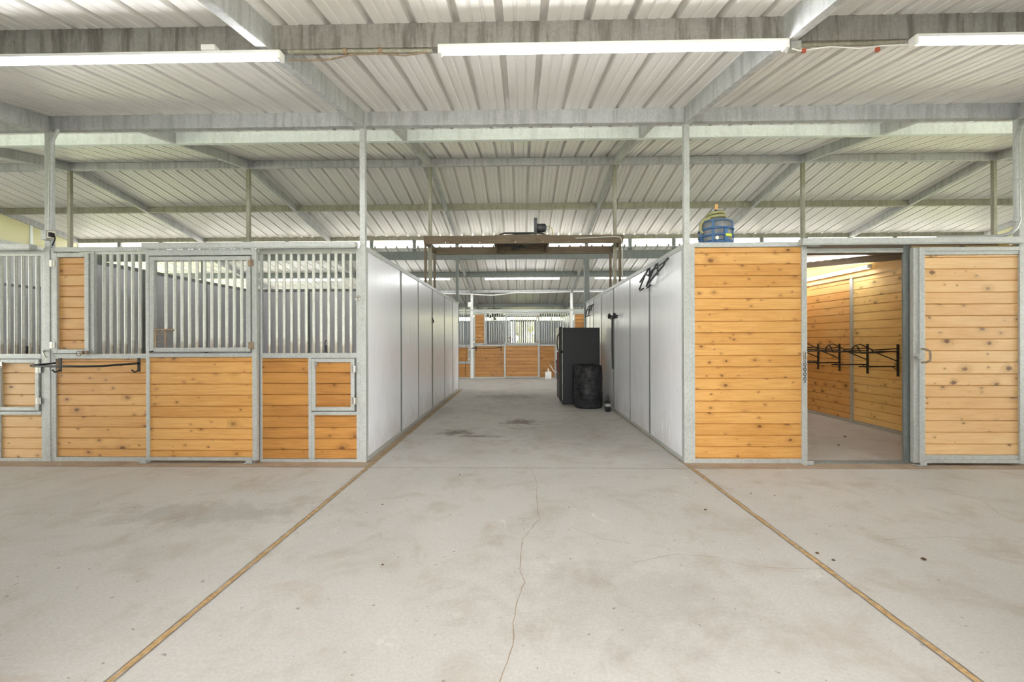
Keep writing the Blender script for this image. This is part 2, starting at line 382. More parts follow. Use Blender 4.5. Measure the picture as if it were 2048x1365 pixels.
bush = MB()
rnd = random.Random(3)
for k in range(70):
    cx_, cy_, cz_, rr_ = rnd.uniform(-11, 11), rnd.uniform(29, 33), rnd.uniform(.2, 3.2), rnd.uniform(.7, 1.3)
    bush.lathe((cx_, cy_, cz_), [(.15*rr_, -.95*rr_), (.75*rr_, -.6*rr_), (rr_*rnd.uniform(.9, 1.1), 0), (.72*rr_, .62*rr_), (.15*rr_, .96*rr_)], 9)
fo = bush.build('foliage', plain('foliage', (188, 188, 150), .9, nz=.4, scale=4), None, (0, 31, 0)); tag(fo, 'pale sunlit bushes outside behind the barred back window', 'bushes', None, 'stuff')

# ------------------------------------------------------------------ roof
def zl(y): return 3.983-.196*(Y0-y)               # near lower roof
def zm(y): return 5.0-.178*abs(y-Y1)              # raised monitor roof
def zf(y): return 3.983-.196*(y-Y2)               # far lower roof
def roof(ya, yb, zfun, x0=-EX-.3, x1=EX+.3):
    P12 = .3048; prof = []
    n = int(round((x1-x0)/P12)); sx = -.5*M % P12
    base = x0-((x0-(-H+.10)) % P12)
    rib = [(0, 0), (.008, .060), (.050, .060), (.058, 0), (.122, 0), (.127, .007), (.147, .007), (.152, 0), (.208, 0), (.213, .007), (.233, .007), (.238, 0)]
    for k in range(n+1): prof += [(base+k*P12+a, b) for a, b in rib]
    mb = MB(); v = []
    for y in (ya, yb): v += [(x, y, zfun(y)+b+.001) for x, b in prof]
    m_ = len(prof); mb.add(v, [(i, i+1, m_+i+1, m_+i) for i in range(m_-1)]); return mb
def solid(o, t=.0015):
    s_ = o.modifiers.new('sheet', 'SOLIDIFY'); s_.thickness = t; s_.offset = 1; return o
struct('ceiling', roof(-2.6, Y0+.12, zl), ROOF, 'ribbed pale metal roof sheeting over the near aisle, under the first tube lights', 'ceiling')
struct('ceiling', roof(Y0-.45, Y1, zm), ROOF, 'ribbed pale roof sheeting rising from the front posts to the ridge', 'ceiling')
struct('ceiling', roof(Y1, Y2+.50, zm), ROOF, 'ribbed pale roof sheeting falling from the ridge to the bright clerestory gap', 'ceiling')
struct('ceiling', roof(Y2-.12, Y4+.45, zf), ROOF, 'ribbed pale roof sheeting over the far aisle and far stalls', 'ceiling')

def purlin(y, top, dep, mat, label, t=.075, x0=-EX, x1=EX):
    return struct('beam', MB().box(x0, x1, y-t/2, y+t/2, top-dep, top-.002), mat, label, 'beam', 'roof beams running across the barn', (0, y, top-dep/2), .004)
purlin(Y0-H, zl(Y0-H), .175, GV_DIRTY, 'dusty streaked steel roof beam above the near tube lights')
purlin(Y0-2*H, zl(Y0-2*H), .175, GV_DIRTY, 'steel roof beam over the near edge of the aisle, above the frame')
purlin(Y0, zl(Y0), .165, GV_BEAM, 'grey steel roof beam resting on the front posts')
purlin(Y0+H, zm(Y0+H), .175, GV_DAYLIT, 'mint-grey steel roof beam, daylight painted into its tone, just behind the front post beam')
purlin(Y1, zm(Y1)-.01, .14, GV_BEAM, 'steel ridge beam on the second row of posts')
purlin(Y1+H, zm(Y1+H), .14, GV_OLD, 'brownish steel roof beam between ridge and clerestory gap')
purlin(Y2, zm(Y2), .11, GV_OLD, 'thin steel eave beam along the top of the clerestory gap', .06)
purlin(Y2, zf(Y2)-.06, .235, GV_DARK, 'dark steel beam along the bottom of the clerestory gap')
purlin(Y2+H, zf(Y2+H), .165, GV_DARK, 'dark steel roof beam above the far tube lights')
purlin(Y3, zf(Y3)-.01, .11, GV_BEAM, 'steel roof beam above the far stall fronts')
purlin(Y3+H, zf(Y3+H), .13, GV_DARK, 'dark steel roof beam above the middle of the far stalls')
purlin(Y4, zf(Y4), .10, GV_DARK, 'steel eave beam above the back wall of the far stalls')
purlin(Y0, zm(Y0), .11, GV_OLD, 'hidden eave beam of the raised roof above the front posts', .06)
GX = [(-3.5+i)*M for i in range(8)]
PLACE = {2: 'third from the left end', 3: 'left of the aisle', 4: 'right of the aisle', 5: 'third from the right end', 1: 'second from the left end', 6: 'second from the right end', 0: 'at the left end wall', 7: 'at the right end wall'}
def rafter(x, ya, yb, zfun, dep, mat, where, i, grp):
    pa = (x, ya, zfun(ya)-dep/2-.002); pb = (x, yb, zfun(yb)-dep/2-.002)
    d = (Vector(pb)-Vector(pa))
    mb = MB().bar(pa, pb, .075, dep)
    return struct('rafter', mb, mat, f'sloping steel rafter {where}, {PLACE[i]}', 'rafter', grp, ((x), (ya+yb)/2, (pa[2]+pb[2])/2), .004)
for i, x in enumerate(GX):
    if 2 <= i <= 5: rafter(x, -2.6, Y0-.03, zl, .18, GV_BEAM, 'over the near aisle', i, 'rafters over the near aisle')
    rafter(x, Y0-.4, Y1-.03, zm, .165, GV_BEAM, 'rising to the ridge', i, 'rafters rising to the ridge')
    rafter(x, Y1+.03, Y2+.45, zm, .145, GV_BEAM, 'falling from the ridge', i, 'rafters behind the ridge')
    if 1 <= i <= 6: rafter(x, Y2+.03, Y4+.4, zf, .15, GV_BEAM, 'over the far aisle', i, 'rafters over the far aisle')

def post(x, y, z1, w, mat, label, group):
    return struct('post', MB().box(x-w/2, x+w/2, y-w/2, y+w/2, 0, z1), mat, label, 'post', group, (x, y, 0), .005)
RP = 'front row posts'
for i in (2, 3, 4, 5):
    lab = {2: 'square steel post beside the boarded hay door, left end of the front row', 3: 'square steel front post at the left corner of the aisle', 4: 'square steel front post at the right corner of the aisle', 5: 'square steel front post right of the sliding boarded door'}[i]
    post(GX[i], Y0, 2.46, .076, GV, lab, RP)
    o = struct('post_extension', MB().box(GX[i]-.031, GX[i]+.031, Y0-.031, Y0+.031, 2.46, zl(Y0)-.166), GV, 'slender steel tube rising to the roof beam above the ' + lab, 'post', 'upper front posts', (GX[i], Y0, 2.46), .004)
for i in range(1, 7):
    post(GX[i], Y1, zm(Y1)-.15, .064, GV_OLD, f'weathered steel post under the ridge beam, {PLACE[i]}', 'ridge posts')
    post(GX[i], Y2, zf(Y2)-.295, .14 if i == 4 else .075, GV_DARK, f'steel post at the far side of the middle stalls, {PLACE[i]}', 'posts along the far side')
for i in range(2, 6):
    post(GX[i], Y3, zf(Y3)-.12, .09, WHITEP if i in (3, 4) else GV, f'pale post at the far stall fronts, {PLACE[i]}', 'far stall posts')
k = 0
for j in range(-10, 10):
    x = (j+.5)*M/3
    o = struct('clerestory_stud', MB().box(x-.05, x+.05, Y2-.03, Y2+.03, zf(Y2)-.06, zm(Y2)-.11), GV_DARK, f'short steel upright in the bright clerestory gap, {ORD[k] if k < 22 else k} from the left', 'upright', 'clerestory uprights', (x, Y2, 4.0)); k += 1

# ------------------------------------------------------------------ end walls (lower roofs open at their ends)
for s, sd in ((-1, 'left'), (1, 'right')):
    X = s*EX
    ys = [Y0+i*M/3*1.0 for i in range(7)]
    w = struct(f'wall_{sd}', MB().box(X-.03, X+.03, Y0, Y2, 0, 3.82), PANEL_IN, f'plain pale end wall of the barn, {sd} end', 'wall', None, (X, Y0+M, 0))
    for a, b_ in zip(ys, ys[1:]):
        mb = MB(); v = [(X, a+.03, 3.90), (X, b_-.03, 3.90), (X, b_-.03, zm(b_-.03)-.02), (X, a+.03, zm(a+.03)-.02)]
        mb.add([(p[0]-.006*s, p[1], p[2]) for p in v]+[(p[0]+.006*s, p[1], p[2]) for p in v], [(0, 1, 2, 3), (7, 6, 5, 4), (0, 4, 5, 1), (1, 5, 6, 2), (2, 6, 7, 3), (3, 7, 4, 0)])
        o = mb.build('gable_panel', CREAM, w); o['label'] = 'cream translucent gable panel'
    for a in ys: MB().box(X-.03, X+.03, a-.03, a+.03, 3.9, zm(a)-.03).build('gable_mullion', GV_DAYLIT, w)
    MB().box(X-.05, X+.05, Y0, Y2, 3.82, 3.90).build('gable_rail', GV, w)

# ------------------------------------------------------------------ partition walls
def lining(name, mb, label, org=(0, 0, 0)): return struct(name, mb, PANEL_IN, label, 'wall', None, org)
WT = 2.42
def part_wall(name, x0, x1, y0, y1, label, seams):
    mb = MB().box(x0, x1, y0, y1, .0, WT-.05); w = struct(name, mb, PANEL_IN, label, 'wall', None, ((x0+x1)/2, (y0+y1)/2, 0))
    MB().box(x0-.012, x1+.012, y0-.012, y1+.012, WT-.05, WT).build('top_rail', GV_DARK, w)
    for sx, sy in seams: MB().box(sx-.03, sx+.03, sy-.03, sy+.03, 0, WT-.05).build('seam_post', GV_DARK, w)
    return w
part_wall('wall_back', -EX+.04, -H-.06, Y1-.02, Y1+.02, 'pale lining wall between the near and middle stalls, left block', [(-H-M+k*M/3*1.0, Y1) for k in (1, 2)]+[(-H-2*M+k*M/3, Y1) for k in (1, 2)])
part_wall('wall_back', H+.06, EX-.04, Y1-.02, Y1+.02, 'pale lining wall behind the tack room, right block', [])
for i in (1, 2):
    part_wall('wall_divider', GX[i]-.02, GX[i]+.02, Y0+.05, Y1-.05, f'pale partition between near stalls, {PLACE[i]}', [(GX[i], Y0+k*M/3) for k in (1, 2)])
    part_wall('wall_divider', GX[i]-.02, GX[i]+.02, Y1+.05, Y2-.05, f'pale partition between middle stalls, {PLACE[i]}', [])
part_wall('wall_divider', GX[6]-.02, GX[6]+.02, Y0+.05, Y2-.05, 'pale partition right of the tack rooms, second from the right end', [])
part_wall('wall_far', -EX+.04, -H-.06, Y2-.02, Y2+.02, 'pale stall wall facing the far aisle, left block', [])
part_wall('wall_far', H+.06, EX-.04, Y2-.02, Y2+.02, 'pale stall wall facing the far aisle, right block', [])

for s_, sd in ((-1, 'left'), (1, 'right')):  # near row out of view, added to cut the daylight from behind
    struct('wall_near_unseen', MB().box(s_*(H+.03), s_*(EX-.05), Y0-M-.10, Y0-M-.06, 0, 2.44), PANEL_IN, f'unseen plain stall wall of the near row, added to hold back daylight, {sd} of the camera', 'wall')
    struct('wall_passage_unseen', MB().box(s_*(H+.01), s_*(H+.05), -2.5, Y0-M-.11, 0, 2.44), PANEL_IN, f'unseen white passage wall beside the camera, added to hold back daylight, {sd} side', 'wall')
    struct('wall_outer_unseen', MB().box(s_*(H+.06), s_*(EX-.05), -2.45, -2.41, 0, 2.44), PANEL_IN, f'unseen outer wall of the near row, added to hold back daylight, {sd} of the passage', 'wall')
# the two glossy white aisle walls
def aisle_wall(s, label, name, seams):
    X = s*H; t = .035
    xa, xb = (X-t, X+t)
    ys = [Y0+.05]+seams+[Y2-.04]
    w = struct(name, MB().box(X-.012, X+.012, Y0+.05, Y2-.04, .02, 2.42), PANEL_IN, label, 'wall', None, (X, Y0, 0))
    for a, b_ in zip(ys, ys[1:]):
        MB().box(X-.030, X+.030, a+.012, b_-.012, .05, 2.405).build('wall_panel', PANEL, w)
    for k, y in enumerate(seams):
        MB().box(X-.036, X+.036, y-(.028 if k % 2 == 0 else .018), y+(.028 if k % 2 == 0 else .018), .03, 2.41).build('seam_strip', GV_DARK, w)
    MB().box(X-.042, X+.042, Y0+.03, Y2-.03, 2.405, 2.46).build('top_rail', GV, w)
    MB().box(X-.040, X+.040, Y0+.05, Y2-.03, .0, .05).build('base_channel', GV, w)
    return w
aisle_wall(-1, 'glossy white panelled wall along the left side of the aisle', 'wall_aisle_left', [6.324, 7.393, 8.60, 9.95, 11.15])
aisle_wall(1, 'glossy white panelled wall along the right side of the aisle', 'wall_aisle_right', [6.164, 7.265, 8.523, 9.811, 10.9, 11.45])
# far stalls: back wall of ribbed sheet with an open back window, and side walls
def ribbed(x0, x1, z0, z1, y):
    mb = MB(); p = []; x = x0
    while x < x1:
        for dx, d in ((0, 0), (.012, .028), (.045, .028), (.057, 0), (.1016, 0)):
            if x+dx <= x1: p.append((x+dx, y-d))
        x += .1016
    m_ = len(p); v = [(a, b_, z) for z in (z0, z1) for a, b_ in p]
    return mb.add(v, [(i, i+1, m_+i+1, m_+i) for i in range(m_-1)])
bw = struct('wall_far_back', ribbed(-EX, -.56, 0, 2.30, Y4), CORR, 'ribbed grey sheet wall at the back of the far stalls', 'wall')
solid(bw)
solid(ribbed(.66, EX, 0, 2.30, Y4).build('wall_panel', CORR, bw)); solid(ribbed(-.56, .66, 0, 1.20, Y4).build('wall_panel', CORR, bw))
bwf = MB().frame(-.56, .66, 1.18, 2.34, Y4-.05, Y4+.02, .06).build('window_frame', GV, bw)
for x in (-1.25, 1.35): MB().box(x-.035, x+.035, Y4-.07, Y4-.03, 0, 2.42).build('wall_post', GV, bw)
for i in range(2, 6):
    part_wall('wall_divider', GX[i]-.02, GX[i]+.02, Y3+.05, Y4-.1, f'pale partition between far stalls, {PLACE[i]}', [])

# ------------------------------------------------------------------ hardware makers
def hinge(mb, x, y, z):
    mb.box(x-.030, x-.004, y-.006, y, z-.038, z+.038); mb.box(x+.004, x+.030, y-.006, y, z-.038, z+.038)
    for k in (-.026, 0, .026): mb.tube([(x, y-.008, z+k-.011), (x, y-.008, z+k+.011)], .008, 8)
    return mb
def ring(c, r, t, plane='XZ'): return arc(c, r, 0, 2*PI, 18, plane)
def latch_mb(x, y, z):
    mb = MB().tube([(x-.05, y-.012, z), (x+.05, y-.012, z)], .008, 8)
    mb.box(x-.035, x-.015, y-.026, y, z-.018, z+.018); mb.box(x+.02, x+.04, y-.026, y, z-.018, z+.018)
    mb.tube(ring((x-.06, y-.02, z-.012), .028, 0), .004, 6); return mb

PITCH = .1256; OFF = .0144
BAR_R = .0175
def bar_mb(h, n): return MB().tube([(0, 0, 0), (0, 0, h)], BAR_R, n)
def bar_row(parent, xs, y, z0, z1, mat=GV_BAR, n=10):
    for x in xs:
        key = ('bar', round(z1-z0, 3), n)
        if key not in SHARED:
            me = bpy.data.meshes.new('bar'); mb = bar_mb(z1-z0, n)
            me.from_pydata([Vector(v) for v in mb.v], [], mb.f); me.update(); me.polygons.foreach_set('use_smooth', mb.sm); me.materials.append(mat); SHARED[key] = me
        o = bpy.data.objects.new('bar', SHARED[key]); COL.objects.link(o); o.parent = parent
        o.location = Vector((x, y, z0))-ORG[parent.name]; ORG[o.name] = ORG[parent.name]

def xz(y): return lambda a, d, z: (a, y+d, z)

def stall_front(X0, Y, lab, wds, sections, n=10):
    """one 12 ft stall front from post to post: hay door and bars | sliding door | bars and feed door"""
    u = lambda v: X0+v
    yf = Y-.032; yb = Y+.012
    wl, wr = wds
    t = thing('stall_front_unit', (X0+H, Y, 0), lab['front'], 'stall front', 'stall fronts')  # only the front of one stall
    if 'L' in sections:
        fr = MB()
        fr.box(u(.040), u(.072), yf, yb, .0, 2.46); fr.box(u(.0721), u(1.205), yf, yb, .0, .05)
        fr.box(u(.0721), u(1.205), yf, yb, 1.182, 1.240); fr.box(u(.0721), u(1.205), yf, yb, 2.415, 2.470)
        fr.box(u(.500), u(.548), yf, yb, 1.24, 2.415); fr.box(u(1.18), u(1.205), yf, yb, .05, 1.182); fr.box(u(.072), u(.097), yf, yb, .05, 1.182)
        fr.build('frame', GV, t, bevel=.003)
    if 'R' in sections:
        fr = MB()
        fr.box(u(2.468), u(2.495), yf+.01, yb, .0, 2.43); fr.box(u(3.585), u(3.62), yf, yb, .0, 2.43)
        fr.box(u(2.495), u(3.585), yf, yb, .0, .035); fr.box(u(2.495), u(3.585), yf, yb, 1.184, 1.242); fr.box(u(2.495), u(3.585), yf, yb, 2.400, 2.44)
        fr.box(u(3.035), u(3.068), yf-.004, yb, .035, 1.184); fr.box(u(3.068), u(3.100), yf, yb, .035, .535)
        fr.box(u(3.068), u(3.585), yf, yb, .535, .575)
        fr.build('frame', GV, t, bevel=.003)
    if 'L' in sections:
        g = MB().box(u(.548), u(1.205), Y-.02, Y+.015, 2.385, 2.416).build('grille', GV_BAR, t)
        bar_row(g, [u(.645+.0845*k) for k in range(7)], Y-.005, 1.238, 2.39, n=n)
        MB().planks(u(.095), u(1.182), .048, 1.184, OFF, PITCH, xz(Y-.016)).build('board_panel', wl, t)
        d = MB().frame(u(.080), u(.494), 1.245, 2.398, yf-.012, yb-.01, .046).build('hay_door', GV, t, bevel=.003)
        MB().planks(u(.125), u(.450), 1.290, 2.354, OFF, PITCH, xz(Y-.018)).build('board_panel', wl, d)
        for z in (1.34, 2.28): hinge(MB(), u(.074), yf-.012, z).build('hinge', CHROME, d)
        latch_mb(u(.46), yf-.012, 1.255).build('latch', RUSTY, d)
    if 'R' in sections:
        g = MB().box(u(2.495), u(3.585), Y-.02, Y+.015, 2.375, 2.402).build('grille', GV_BAR, t)
        bar_row(g, [u(2.573+.0858*k) for k in range(12)], Y-.005, 1.240, 2.38, n=n)
        MB().planks(u(2.493), u(3.037), .033, 1.186, OFF, PITCH, xz(Y-.016)).build('board_panel', wr, t)
        MB().planks(u(3.098), u(3.587), .033, .537, OFF, PITCH, xz(Y-.016)).build('board_panel', wr, t)
        d = MB().frame(u(3.074), u(3.565), .585, 1.178, yf-.012, yb-.01, .042).build('feed_door', GV, t, bevel=.003)
        MB().planks(u(3.114), u(3.525), .625, 1.138, OFF, PITCH, xz(Y-.018)).build('board_panel', wr, d)
        for z in (.70, 1.06): hinge(MB(), u(3.570), yf-.014, z).build('hinge', CHROME, d)
        MB().box(u(3.115), u(3.145), yf-.022, yf-.010, 1.10, 1.15).tube(arc((u(3.13), yf-.02, 1.10), .018, PI, 2*PI, 8), .004, 6).build('latch', CHROME, d)
    return t

def stall_door(X0, Y, label, wd, n=10):
    u = lambda v: X0+v
    yf, yb = Y-.092, Y-.045; ym = (yf+yb)/2
    t = thing('sliding_door', (X0+1.85, Y-.07, 0), label, 'stall door', 'sliding stall doors', 'thing')
    f = MB().box(u(1.207), u(1.245), yf, yb, .03, 2.42).box(u(2.425), u(2.475), yf, yb, .03, 2.42)
    f.box(u(1.245), u(2.425), yf, yb, 1.200, 1.244).box(u(1.245), u(2.425), yf, yb, 2.352, 2.42).box(u(1.245), u(2.425), yf, yb, .03, .068)
    fo = f.build('frame', GV, t, bevel=.003)
    MB().planks(u(1.243), u(2.427), .066, 1.202, OFF, PITCH, xz(yf+.012)).build('board_panel', wd, t)
    g = MB().frame(u(1.256), u(2.408), 1.262, 2.338, yf-.006, yb, .046).build('grille_gate', GV, t, bevel=.003)
    bar_row(g, [u(1.525+.0858*k) for k in range(10)], ym, 1.30, 2.30, n=n)
    bar_row(g, [u(1.425)], ym, 1.50, 2.30, n=n)
    lb = MB().tube([(u(1.30), ym-.02, 1.51), (u(1.53), ym-.02, 1.51)], .012, 8).tube([(u(1.315), ym-.02, 1.51), (u(1.315), ym-.02, 1.31)], .010, 8)
    lb.tube([(u(1.43), ym-.02, 1.50), (u(1.43), ym-.02, 1.31)], .009, 8).tube([(u(1.315), ym-.02, 1.38), (u(1.43), ym-.02, 1.38)], .006, 6)
    lb.tube([(u(1.315), ym-.02, 1.46), (u(1.43), ym-.02, 1.46)], .006, 6)
    lb.tube([(u(1.44), ym-.022, 1.47), (u(1.463), ym-.05, 1.465), (u(1.47), ym-.055, 1.42), (u(1.463), ym-.05, 1.385), (u(1.44), ym-.022, 1.38)], .006, 6)
    lb.build('latch_handle', RUSTY, g)
    for z in (1.33, 2.26): hinge(MB(), u(2.418), yf-.006, z).build('hinge', RUSTY, g)
    MB().tube([(u(1.262), yf-.014, 1.262), (u(1.30), yf-.014, 1.268)], .008, 6).build('bolt', RUBBER, g)
    return t

def door_track(xa, xb, y, label, z0=2.432, z1=2.492):
    t = tag(MB().box(xa, xb, y-.05, y+.035, z0, z1).box(xa, xb, y-.05, y-.042, z0-.012, z0).build('door_track', GV, None, ((xa+xb)/2, y, z1), .004), label, 'door track', 'sliding door tracks')
    return t
def door_guide(x, y, label):
    mb = MB().box(x-.035, x+.035, y-.06, y-.052, 0, .052).box(x-.035, x+.035, y-.06, y+.02, 0, .008)
    mb.box(x-.06, x-.035, y-.06, y+.02, 0, .01)
    return tag(mb.build('door_guide', GV, None, (x, y, 0), .002), label, 'door guide', 'floor guides of the sliding doors')
def blanket_bar(X0, Y, label, ln=.92):
    xa = X0+.16; xb = xa+ln; y = Y-.04
    t = thing('blanket_bar', (xa, y, 1.1), label, 'blanket bar', 'folding blanket bars')
    MB().tube([(xa-.02, y-.03, 1.135), (xa-.17, y-.16, 1.112), (xa-.14, y-.165, 1.108), (X0+.55, y-.14, 1.102), (X0+.75, y-.10, 1.104), (xb, y-.012, 1.13)], .0115, 8).build('bar', BLACK, t)
    for x in (xa, xb):
        MB().box(x-.014, x+.014, y-.006, y+.004, 1.035, 1.19).tube([(x, y-.008, 1.05), (x-.01, y-.045, 1.03), (x-.03, y-.06, 1.06)], .009, 8).build('wall_hook', BLACK, t)
    return t

# ------------------------------------------------------------------ near left stalls
stall_front(GX[1], Y0, {'front': 'barred stall front at the far left edge, with pale boarded feed door'}, (WD_HONEY, WD_PALE), 'R')
stall_front(GX[2], Y0, {'front': 'barred stall front with tall boarded hay door, left of the white aisle wall'}, (WD_HONEY, WD_AMBER), 'LR')
stall_door(GX[2], Y0, 'sliding stall door with barred upper gate and orange lower boards, beside the hay door', WD_ORANGE)
door_track(GX[2]+1.18, GX[3]-.045, Y0-.07, 'steel door track above the barred stall door, left of the aisle')
door_track(GX[1]+1.18, GX[2]-.11, Y0-.07, 'steel door track above the stall bars at the far left edge')
door_guide(GX[2]+1.19, Y0-.06, 'small steel floor guide at the left foot of the barred stall door')
door_guide(GX[2]+2.40, Y0-.06, 'small steel floor guide at the right foot of the barred stall door')
blanket_bar(GX[2], Y0, 'black folding blanket bar on the boards below the near hay door')
def bolt_ring(x, y, z, label, mat=CHROME):
    mb = MB().box(x-.018, x+.018, y-.008, y, z-.03, z+.03).tube(ring((x, y-.02, z-.012), .022, 0), .005, 6).tube([(x-.03, y-.02, z+.005), (x+.03, y-.02, z+.01)], .007, 6)
    return tag(mb.build('tie_ring', mat, None, (x, y, z)), label, 'tie ring', 'tie rings and snaps')
bolt_ring(-1.872, Y0-.036, 1.865, 'small metal tie ring on the post left of the aisle')
MB_ = MB().tube([(-5.525, Y0-.045, 1.275), (-5.50, Y0-.07, 1.27), (-5.475, Y0-.06, 1.20), (-5.455, Y0-.06, 1.20)], .007, 6).box(-5.535, -5.515, Y0-.045, Y0-.033, 1.26, 1.29)
tag(MB_.build('hook_latch', CHROME, None, (-5.5, Y0, 1.25)), 'small hook latch on the post left of the hay door', 'latch')
for xx, ly in ((GX[2]+2.573+.0858*7.5, 'between the stall bars right of the barred door'), (GX[1]+2.573+.0858*8.6, 'between the stall bars at the far left edge')):
    mb = MB().box(xx-.022, xx+.022, Y0+.03, Y0+.06, 1.24, 1.33).tube([(xx-.018, Y0+.03, 1.33), (xx-.018, Y0+.03, 1.37), (xx, Y0+.03, 1.39), (xx+.018, Y0+.03, 1.37), (xx+.018, Y0+.03, 1.345)], .005, 6)
    tag(mb.build('padlock', DKMETAL, None, (xx, Y0+.03, 1.24)), 'dark padlock hanging ' + ly, 'padlock', 'padlocks behind the bars')

# electrics on the left front post
t = thing('outlet_box', (-5.44, Y0-.02, 2.6), 'grey outlet box with black plug on the upper left post', 'electrical box')
MB().box(-5.495, -5.43, Y0-.09, Y0-.03, 2.545, 2.655).build('box', GV, t, bevel=.004)
MB().box(-5.43, -5.385, Y0-.085, Y0-.035, 2.56, 2.645).build('cover', CREAMP, t, bevel=.003)
MB().box(-5.40, -5.372, Y0-.10, Y0-.05, 2.575, 2.625).build('plug', RUBBER, t, bevel=.004)
MB().tube([(-5.375, Y0-.07, 2.59), (-5.355, Y0-.07, 2.585), (-5.35, Y0-.07, 2.555), (-5.37, Y0-.07, 2.51), (-5.395, Y0-.06, 2.482)], .006, 6).build('cord', RUBBER, t)
tag(MB().tube([(-5.43, Y0-.05, 2.655), (-5.415, Y0-.05, 3.55), (-5.41, Y0-.05, 3.66), (-5.375, Y0-.05, 3.74), (-5.345, Y0-.05, 3.79), (-5.34, Y0-.05, 3.82)], .019, 10).build('conduit', GV, None, (-5.42, Y0-.05, 3.2)), 'steel conduit rising beside the upper left post from the outlet box', 'conduit')
tag(MB().tube([(5.62, Y0-.08, 3.80), (5.49, Y0-.08, 3.755), (5.41, Y0-.08, 3.68), (5.383, Y0-.08, 3.56), (5.385, Y0-.08, 3.0), (5.39, Y0-.08, 2.66), (5.375, Y0-.07, 2.59), (5.33, Y0-.06, 2.535), (5.25, Y0-.03, 2.512), (4.95, Y0-.02, 2.505), (4.6, Y0-.02, 2.503)], .023, 10).tube([(5.385, Y0-.08, 3.12), (5.385, Y0-.08, 3.20)], .031, 10).tube([(5.388, Y0-.08, 2.66), (5.388, Y0-.08, 2.70)], .029, 10).build('conduit', GV, None, (5.38, Y0-.08, 3)), 'steel conduit curving down beside the upper right post onto the door track', 'conduit')

# ------------------------------------------------------------------ tack room
RP_, RO = .1277, .0535
t = thing('tack_room_partition', (2.5, Y0, 0), 'fixed boarded panel between the aisle corner post and the open tack doorway', 'wall panel')
f = MB().box(H+.036, 1.912, Y0-.032, Y0+.012, 0, 2.46).box(3.092, 3.148, Y0-.036, Y0+.02, 0, 2.42).box(1.912, 3.092, Y0-.032, Y0+.012, 0, .05).box(1.912, 3.30, Y0-.034, Y0+.012, 2.415, 2.468)
f.build('frame', GV, t, bevel=.003)
MB().planks(1.91, 3.094, .048, 2.417, RO, RP_, xz(Y0-.016)).build('board_panel', WD_ORANGE, t)
MB().box(3.148, 4.215, Y0-.02, Y0+.02, 2.345, 2.395).build('door_lintel', GV, t, bevel=.003)
MB().box(3.148, 4.215, Y0-.03, Y0+.03, 0, .02).build('threshold', GV_DARK, t)
lt = MB().box(3.10, 3.135, Y0-.044, Y0-.036, 1.15, 1.25).tube([(3.105, Y0-.05, 1.24), (3.105, Y0-.05, 1.16), (3.13, Y0-.05, 1.16), (3.13, Y0-.05, 1.24), (3.105, Y0-.05, 1.24)], .005, 6)
lt.build('latch', CHROME, t)
ch = MB()
for k in range(9): ch.tube(arc((3.112+.004*(k % 2), Y0-.045, 1.13-.027*k), .015, 0, 2*PI, 8, 'XZ' if k % 2 else 'YZ'), .0035, 5)
ch.build('chain', DKMETAL, t)
t2 = thing('jamb', (4.25, Y0, 0), 'steel door jamb on the right side of the open tack doorway', 'door jamb')
MB().box(4.252, 4.30, Y0-.02, Y0+.05, 0, 2.42).box(4.215, 4.252, Y0-.02, Y0-.012, 0, 2.42).build('frame', GV_DARK, t2, bevel=.003)
MB().box(4.302, 5.45, Y0-.0, Y0+.03, .02, 2.42).build('lining_panel', WD_GOLD, t2)
d = thing('sliding_door', (4.87, Y0-.07, 0), 'pale boarded sliding door pushed open beside the tack doorway', 'sliding door', None, 'thing')  # a fully boarded sliding door
yf, yb = Y0-.100, Y0-.040
f = MB().box(4.262, 4.318, yf+.012, yb, .025, 2.385).box(4.318, 4.374, yf, yb, .025, 2.385).box(5.385, 5.435, yf, yb, .025, 2.385).box(4.374, 5.385, yf, yb, .025, .062).box(4.374, 5.385, yf+.008, yb, .062, .112).box(4.374, 5.385, yf, yb, 2.34, 2.385).box(4.374, 5.385, yf+.008, yb, 2.30, 2.34)
f.build('frame', GV, d, bevel=.003)
MB().planks(4.372, 5.387, .11, 2.302, RO+.05, RP_, xz(yf+.02)).build('board_panel', WD_PALE, d)
MB().tube([(4.335, yf, 1.275), (4.35, yf-.04, 1.27), (4.372, yf-.06, 1.25), (4.375, yf-.06, 1.18), (4.372, yf-.06, 1.15), (4.35, yf-.04, 1.13), (4.335, yf, 1.125)], .011, 8).build('handle', RUSTY, d)
MB().tube([(4.235, yf-.012, 1.205), (4.30, yf-.012, 1.205)], .009, 8).box(4.27, 4.315, yf-.01, yf+.012, 1.17, 1.225).tube([(4.28, yf-.01, 1.19), (4.305, yf-.025, 1.155)], .007, 6).build('bolt', GV, d)
door_track(3.05, 5.475, Y0-.07, 'long steel door track above the open tack doorway and sliding door', 2.425, 2.487)
door_guide(3.125, Y0-.06, 'small steel floor guide at the left foot of the tack doorway')
door_guide(4.33, Y0-.07, 'small slotted steel floor guide under the pale sliding door')
